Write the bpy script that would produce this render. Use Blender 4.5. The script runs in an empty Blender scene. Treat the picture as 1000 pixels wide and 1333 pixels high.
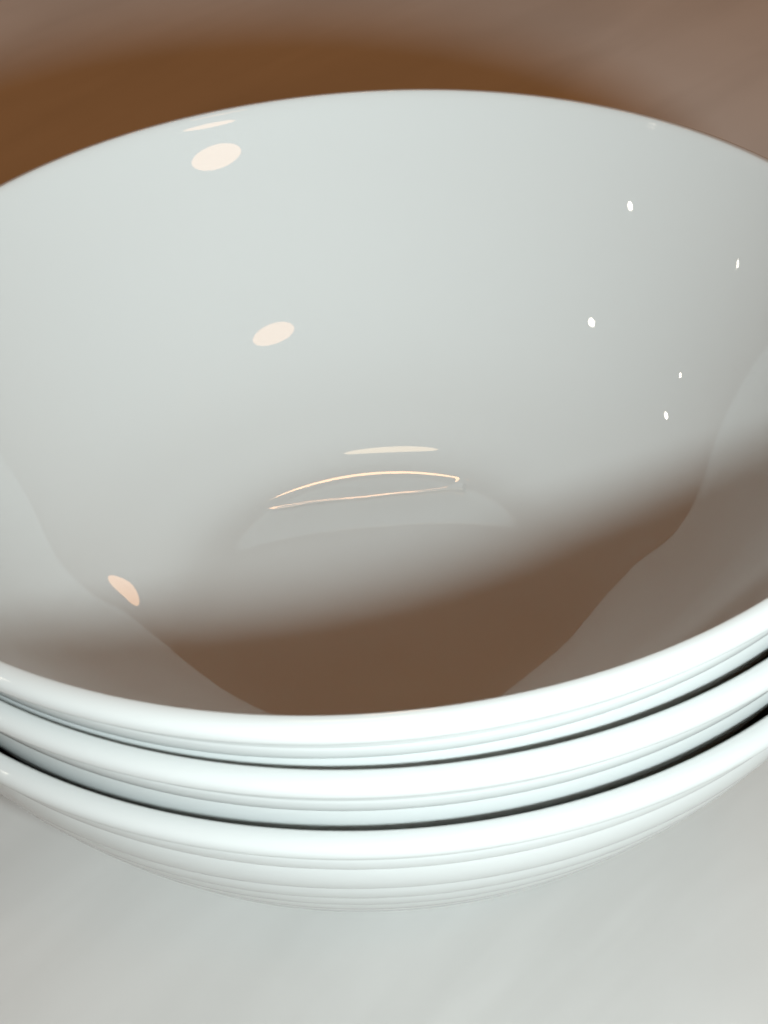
import bpy, math, random
import numpy as np
from mathutils import Vector, Matrix

# ------------------------------------------------------------------ units
R = 0.080                      # rim radius of a bowl in metres
rnd = random.Random(7)

# inner profile of a bowl: slope dz/dr at radii (in units of R)
RK = [0, .15, .25, .32, .38, .44, .5, .56, .62, .7, .8, .9, .965]
SK = [0, 0, .005, .010, .085, .315, .50, .60, .77, 1.08, 1.42, 1.75, 2.35]

def pchip(x, y, q):
    n = len(x)
    h = [x[i+1]-x[i] for i in range(n-1)]
    d = [(y[i+1]-y[i])/h[i] for i in range(n-1)]
    m = [0.0]*n
    for i in range(1, n-1):
        m[i] = 2*d[i]*d[i-1]/(d[i]+d[i-1]) if d[i]*d[i-1] > 0 else 0.0
    m[-1] = d[-1]
    i = 0
    while i < n-2 and q > x[i+1]:
        i += 1
    t = (q-x[i])/h[i]
    return (y[i]*(1+2*t)*(1-t)**2 + m[i]*h[i]*t*(1-t)**2
            + y[i+1]*t*t*(3-2*t) + m[i+1]*h[i]*t*t*(t-1))

NG = 500
RG = [.965*i/(NG-1) for i in range(NG)]
SG = [pchip(RK, SK, r) for r in RG]
ZG = [0.0]
for i in range(1, NG):
    ZG.append(ZG[-1] + .5*(SG[i]+SG[i-1])*(RG[i]-RG[i-1]))
ZG = [z-ZG[-1] for z in ZG]

def lerp_tab(tab, r):
    u = max(0, min(NG-1.001, r/.965*(NG-1)))
    i = int(u); t = u-i
    return tab[i]*(1-t)+tab[i+1]*t

zin = lambda r: lerp_tab(ZG, r)
sin_ = lambda r: lerp_tab(SG, r)

# stack: crest centre (units of R, lowest crest at 0), tilt
FOOT_R = .44
F_BASE = -zin(0) + .046
STACK = [  # ox, oy, z, tilt_x, tilt_y, foot depth below crest
    (0.0, 0.0, 0.0, 0.0, 0.0, F_BASE),
    (-.0016, .0065, .1168, .0017, .0005, F_BASE),
    (-.0076, .0051, .2289, .0080, -.0306, F_BASE),
]
ZT = -F_BASE                   # table top, units of R
def W(x, y, z):                # units of R -> metres, table top at z = 0
    return Vector((x*R, y*R, (z-ZT)*R))

# ------------------------------------------------------------------ camera
sc = bpy.context.scene
cam_d = bpy.data.cameras.new("camera")
cam = bpy.data.objects.new("camera", cam_d)
sc.collection.objects.link(cam)
sc.camera = cam
fw = Vector((0.005596, 0.79674708, -0.604287))
rt = Vector((0.99894284, -0.03202709, -0.03297672))
up = Vector((0.04562766, 0.60346364, 0.79608401))
cam.matrix_world = Matrix.Translation(W(0, -2.89146722, 2.02736363)) @ Matrix(
    ((rt.x, up.x, -fw.x), (rt.y, up.y, -fw.y), (rt.z, up.z, -fw.z))).to_4x4()
cam_d.sensor_fit = 'HORIZONTAL'
cam_d.sensor_width = 36
cam_d.lens = 90
cam_d.clip_start = .01
cam_d.clip_end = 100
cam_d.dof.use_dof = True
cam_d.dof.focus_distance = 3.5*R
cam_d.dof.aperture_fstop = 100

# ------------------------------------------------------------------ world: dim warm indoor light
world = bpy.data.worlds.new("World")
sc.world = world
world.use_nodes = True
bg = world.node_tree.nodes["Background"]
bg.inputs[0].default_value = (1.0, .37, .095, 1)
bg.inputs[1].default_value = .18

# ------------------------------------------------------------------ lamps
def disc(name, loc, size, power, col, aim=None):
    l = bpy.data.lights.new(name, 'AREA')
    l.shape = 'DISK'
    l.size = size
    l.energy = power
    l.color = col
    o = bpy.data.objects.new(name, l)
    sc.collection.objects.link(o)
    o.location = loc
    d = (aim-loc) if aim is not None else Vector((0, 0, -1))
    o.rotation_euler = d.to_track_quat('-Z', 'Y').to_euler()
    return o

# cool white lamp in front of the bowls, low and a little to the right
KX, KAZ, KEL = 3.5, math.radians(166), math.radians(23.5)
key_pos = W(KX*math.sin(KAZ), KX*math.cos(KAZ), .2289 + KX*math.tan(KEL))
front = disc("front_lamp", key_pos, .38*R, .75, (.832, .962, 1.0), W(-1.1, 4, -.4))
front.data.spread = math.radians(115)

# warm round ceiling lamps (seen only as reflections in the glaze): point on bowl (units of R), direction
def ceiling_lamp(name, p, d, height, half, radiance, col, flat=1.0, turn=0.0):
    d = Vector(d).normalized()
    P = W(*p)
    dist = (height-P.z)/d.z
    radius = dist*math.tan(math.radians(half))
    o = disc(name, P + d*dist, 2*radius, radiance*math.pi*math.pi*radius*radius*flat, col)
    if flat != 1:
        o.data.shape = 'ELLIPSE'
        o.data.size_y = 2*radius*flat
        o.rotation_euler = (0, 0, 0)
        o.rotation_euler.z = math.atan2(-d.x, d.y) + math.radians(turn)
    return o

WARM = (1.0, .53, .26)
ceiling_lamp("ceiling_lamp", (-.306, .883, .150), (.465, -.765, .445), 1.7, 5.4, 6.5, WARM, .9, 0)
ceiling_lamp("ceiling_lamp", (-.201, .681, -.181), (.330, -.525, .784), 1.7, 5.0, 6.5, WARM, .62, 0)
ceiling_lamp("ceiling_lamp", (.046, .461, -.346), (-.080, .250, .965), 1.7, 5.6, 6.5, (1, .74, .45), .42, -19)
ceiling_lamp("ceiling_lamp", (.0, .35, -.36), (-.036, .650, .759), 1.7, 1.55, 16, WARM)
ceiling_lamp("ceiling_lamp", (-.492, .036, -.344), (.400, .725, .560), 1.7, 4.4, 6.5, WARM)
for p, d, half in (((.565, .680, .092), (-.868, -.299, .395), .75),
                   ((.479, .573, -.119), (-.797, -.210, .567), 1.0),
                   ((.750, .445, .079), (-.949, .188, .255), .5),
                   ((.636, .373, -.127), (-.883, .231, .409), .55),
                   ((.601, .323, -.190), (-.815, .311, .489), 1.0)):
    ceiling_lamp("small_lamp", p, d, 1.2, half, 30, (1, .9, .75))

# ------------------------------------------------------------------ view
sc.view_settings.view_transform = 'Standard'
sc.view_settings.look = 'None'
sc.view_settings.exposure = 0
sc.view_settings.gamma = 1
sc.view_settings.use_curve_mapping = False
sc.cycles.use_denoising = True
sc.cycles.max_bounces = 12
sc.cycles.diffuse_bounces = 8
sc.cycles.glossy_bounces = 8
sc.cycles.caustics_reflective = True
sc.cycles.blur_glossy = 0.0
sc.cycles.sample_clamp_indirect = 4

# ------------------------------------------------------------------ materials
def new_mat(name):
    m = bpy.data.materials.new(name)
    m.use_nodes = True
    nt = m.node_tree
    return m, nt, nt.nodes["Principled BSDF"]

def porcelain():
    m, nt, b = new_mat("glazed_white_glass")
    b.inputs["Base Color"].default_value = (.485, .498, .485, 1)
    b.inputs["Roughness"].default_value = .02
    b.inputs["IOR"].default_value = 1.52
    return m

def table_mat():
    m, nt, b = new_mat("pale_laminate")
    tc = nt.nodes.new("ShaderNodeTexCoord")
    mr = nt.nodes.new("ShaderNodeMapping")
    mr.inputs["Rotation"].default_value = (0, 0, math.radians(-46))
    mp = nt.nodes.new("ShaderNodeMapping")
    mp.inputs["Scale"].default_value = (3.0, 15, 1)
    nt.links.new(tc.outputs["Object"], mr.inputs[0])
    nt.links.new(mr.outputs[0], mp.inputs[0])
    n1 = nt.nodes.new("ShaderNodeTexNoise")
    n1.inputs["Scale"].default_value = 2.0
    n1.inputs["Detail"].default_value = 3
    n1.inputs["Roughness"].default_value = .55
    n1.inputs["Distortion"].default_value = .8
    n2 = nt.nodes.new("ShaderNodeTexNoise")
    n2.inputs["Scale"].default_value = 14
    n2.inputs["Detail"].default_value = 4
    cr = nt.nodes.new("ShaderNodeValToRGB")
    e = cr.color_ramp.elements
    e[0].position = .36; e[0].color = (.582, .572, .547, 1)
    e[1].position = .64; e[1].color = (.648, .638, .613, 1)
    mx = nt.nodes.new("ShaderNodeMixRGB")
    mx.blend_type = 'MULTIPLY'
    mx.inputs[0].default_value = .22
    nt.links.new(mp.outputs[0], n1.inputs["Vector"])
    nt.links.new(tc.outputs["Object"], n2.inputs["Vector"])
    nt.links.new(n1.outputs["Fac"], cr.inputs[0])
    nt.links.new(cr.outputs[0], mx.inputs[1])
    nt.links.new(n2.outputs["Fac"], mx.inputs[2])
    nt.links.new(mx.outputs[0], b.inputs["Base Color"])
    b.inputs["Roughness"].default_value = .55
    return m

M_BOWL = porcelain()
M_TABLE = table_mat()

# ------------------------------------------------------------------ table top
def box(name, x0, x1, y0, y1, z0, z1, mat):
    v = [(x, y, z) for z in (z0, z1) for y in (y0, y1) for x in (x0, x1)]
    f = [(0, 2, 3, 1), (4, 5, 7, 6), (0, 1, 5, 4), (2, 6, 7, 3), (0, 4, 6, 2), (1, 3, 7, 5)]
    me = bpy.data.meshes.new(name)
    me.from_pydata(v, [], f)
    me.materials.append(mat)
    o = bpy.data.objects.new(name, me)
    sc.collection.objects.link(o)
    return o

tt = box("table_top", -.9, .9, -.7, 1.1, -.03, 0, M_TABLE)
tt["kind"] = "structure"
tt["label"] = "pale white table surface with faint grey streaks under the bowls"

# ------------------------------------------------------------------ bowls
SEG = 360
TH = np.arange(SEG)*(2*math.pi/SEG)

def warp(r, th, seed):
    """slight unevenness of the pressed glass: height offset in units of R"""
    ph = [1.3*seed+k*2.1 for k in range(8)]
    h = .0016*np.cos(2*th+ph[0]) + .0007*np.cos(3*th+ph[1]) + .00030*np.cos(5*th+ph[2])
    h = h + .00008*np.cos(9*th+ph[3]+4*r) + .00004*np.cos(14*th+ph[4]-9*r)
    h = h*np.clip(r, 0, 1)**2
    if seed == 2:              # the top bowl: near wall bent slightly to put its reflections in place
        a = np.clip((r-.3)/.2, 0, 1); b = np.clip((.88-r)/.25, 0, 1)
        w = a*a*(3-2*a)*b*b*(3-2*b)*(.5-.5*np.sin(th))**2
        v = -.0015
        for k, (c, s) in enumerate(((.0100, -.0088), (-.0091, .0038), (-.0026, -.0101), (-.0064, -.0027)), 1):
            v = v + c*np.cos(k*th) + s*np.sin(k*th)
        h = h + w*v
    return h

# faint crease added to draw a lamp glint across the floor of the top bowl (units of R)
GLINT_LINE = np.array([(-.236, .288), (-.147, .306), (-.019, .3128), (.094, .318), (.178, .3215)])
def glint_crease(x, y):
    yc = np.interp(x, GLINT_LINE[:, 0], GLINT_LINE[:, 1])
    yc = yc + .0008*np.sin(47*x) + .0002*np.sin(121*x+1)
    fade = np.clip((x+.245)/.05, 0, 1)*np.clip((.184-x)/.006, 0, 1)
    wd = .0056 + .0120*np.clip((x-.150)/.030, 0, 1)      # broader end thickens the glint
    return -.125*wd*fade*np.exp(-((y-yc)/wd)**2)

def lathe(name, prof, parent, extra=(), seed=0, glint_on=False):
    """one mesh turned from open profiles (r, z in units of R), with exact normals"""
    V, F, N = [], [], []
    base = 0
    for pr in (prof,)+tuple(extra):
        pr = np.array(pr)
        n = len(pr)
        r = pr[None, :, 0]; z = pr[None, :, 1]
        def surf(th):
            th = th[:, None]
            x, y = r*np.cos(th), r*np.sin(th)
            zz = z + warp(r, th, seed) + 0*th
            if glint_on:
                zz = zz + glint_crease(x, y)
            return np.stack([x, y, zz], -1)
        P = surf(TH)
        e = 1e-3
        Tt = surf(TH+e)-surf(TH-e)
        Tr = np.empty_like(P)
        Tr[:, 1:-1] = P[:, 2:]-P[:, :-2]
        Tr[:, 0] = P[:, 1]-P[:, 0]
        Tr[:, -1] = P[:, -1]-P[:, -2]
        nn = np.cross(Tr, Tt)
        nn /= np.linalg.norm(nn, axis=-1, keepdims=True)+1e-20
        idx = base+np.arange(SEG*n).reshape(SEG, n)
        i2 = np.roll(idx, -1, 0)
        F.append(np.stack([idx[:, :-1], idx[:, 1:], i2[:, 1:], i2[:, :-1]], -1).reshape(-1, 4))
        V.append(P.reshape(-1, 3)*R)
        N.append(nn.reshape(-1, 3))
        base += SEG*n
    me = bpy.data.meshes.new(name)
    me.from_pydata(np.concatenate(V).tolist(), [], np.concatenate(F).tolist())
    me.materials.append(M_BOWL)
    me.polygons.foreach_set("use_smooth", [True]*len(me.polygons))
    me.normals_split_custom_set_from_vertices(np.concatenate(N).tolist())
    o = bpy.data.objects.new(name, me)
    sc.collection.objects.link(o)
    o.parent = parent
    return o

def bez(p0, p1, p2, p3, n):
    out = []
    for i in range(n+1):
        t = i/n; u = 1-t
        out.append(tuple(u**3*a+3*u*u*t*b+3*u*t*t*c+t**3*d for a, b, c, d in zip(p0, p1, p2, p3)))
    return out

# outer curve = inner curve pushed outward by the wall thickness; arc length from the rim groove down
def outer(r, t):
    s = sin_(r); l = math.hypot(1, s)
    return (r + t*s/l, zin(r) - t/l)

RI_TOP = .949                  # inner radius where the rim begins
def profiles(foot_depth, fine):
    rr = [RI_TOP*i/150 for i in range(1, 151)]
    if fine:                   # closer rings where the added crease runs
        rr = sorted([q for q in rr if not .26 < q < .40] + [.26+.14*i/140 for i in range(141)])
    inner = [(.0008, zin(0))] + [(q, zin(q)) for q in rr]
    z0, s0 = zin(RI_TOP), sin_(RI_TOP)
    L = .008
    rim = bez((RI_TOP, z0), (RI_TOP+L, z0+L*s0), (.9655, 0), (.973, 0), 24)
    rim += bez((.973, 0), (.986, 0), (1.0, -.008), (1.0, -.021), 16)[1:]
    rim += bez((1.0, -.021), (1.0, -.034), (.994, -.039), (.958, -.041), 12)[1:]
    # ribs: inner-radius stations measured by arc length of the outer curve
    st, arc = [], [0.0]
    n = 1200
    r_hi, r_lo = .934, .425
    pts = [r_hi+(r_lo-r_hi)*i/n for i in range(n+1)]
    po = [outer(r, .045) for r in pts]
    for a, b in zip(po, po[1:]):
        arc.append(arc[-1]+math.hypot(a[0]-b[0], a[1]-b[1]))
    total = arc[-1]
    bounds = [0.0, .030]
    nrib = 11
    for i in range(1, nrib+1):
        bounds.append(.030+(total-.030)*i/nrib)
    def at_arc(s, t):
        lo = 0
        j = min(n-1, max(0, next((k for k, v in enumerate(arc) if v >= s), n)-1))
        f = (s-arc[j])/(arc[j+1]-arc[j])
        return outer(pts[j]+(pts[j+1]-pts[j])*min(1, max(0, f)), t)
    ribs = []
    for k, (a, b) in enumerate(zip(bounds, bounds[1:])):
        pr = []
        m = 14 if k == 0 else 24
        depth = .006 if k == 0 else .018
        RB = .91
        for i in range(m+1):
            x = i/m
            if x < RB: g = math.sin(math.pi/2*x/RB)**.8
            else: g = math.sqrt(max(0, 1-((x-RB)/(1-RB))**2))
            s_ = a+(b-a)*x
            w = min(1, s_/.2); w = w*w*(3-2*w)
            pr.append(at_arc(s_, .024+.005*w+depth*g))
        ribs.append(pr)
    e = ribs[-1][-1]
    zf = -foot_depth
    rim[-1] = ribs[0][0]
    foot = bez(e, (e[0]-.004, e[1]-.004), (FOOT_R+.004, e[1]-.012), (FOOT_R+.003, (e[1]+zf)/2), 8)
    foot += bez(foot[-1], (FOOT_R+.002, zf+.006), (FOOT_R, zf), (FOOT_R-.012, zf), 8)[1:]
    zb = zin(0)-.036
    foot += bez(foot[-1], (FOOT_R-.026, zf), (FOOT_R-.03, zf+.006), (FOOT_R-.034, zb-.008), 8)[1:]
    foot += bez(foot[-1], (FOOT_R-.036, zb-.002), (FOOT_R-.04, zb), (FOOT_R-.05, zb), 5)[1:]
    under = [foot[-1], (.2, zb), (.0008, zb)]
    sh = lambda pr: [(r, z+foot_depth) for r, z in pr]
    return sh(inner), sh(rim), [sh(p) for p in ribs], sh(foot), sh(under)

LABELS = ["white ribbed bowl at the bottom of the stack, standing on the table",
          "white ribbed bowl in the middle of the stack, between two others",
          "empty white ribbed bowl on top of the stack, its inside open to view"]
for (ox, oy, z, tx, ty, fd), lab in zip(STACK, LABELS):
    root = bpy.data.objects.new("bowl", None)
    sc.collection.objects.link(root)
    rot = Matrix.Rotation(tx, 3, 'X') @ Matrix.Rotation(ty, 3, 'Y')
    root.location = W(ox, oy, z) + rot @ Vector((0, 0, -fd*R))
    root.rotation_euler = rot.to_euler()
    root.empty_display_size = .02
    root["label"] = lab
    root["category"] = "bowl"
    root["group"] = "stacked white bowls"
    top = z > .2
    inner, rim, ribs, foot, under = profiles(fd, top)
    seed = int(round(z*10))
    lathe("body", inner, root, (under,), seed, top)
    lathe("rim", rim, root, seed=seed)
    for pr in ribs:
        lathe("ridge", pr, root, seed=seed)
    lathe("foot_ring", foot, root, seed=seed)
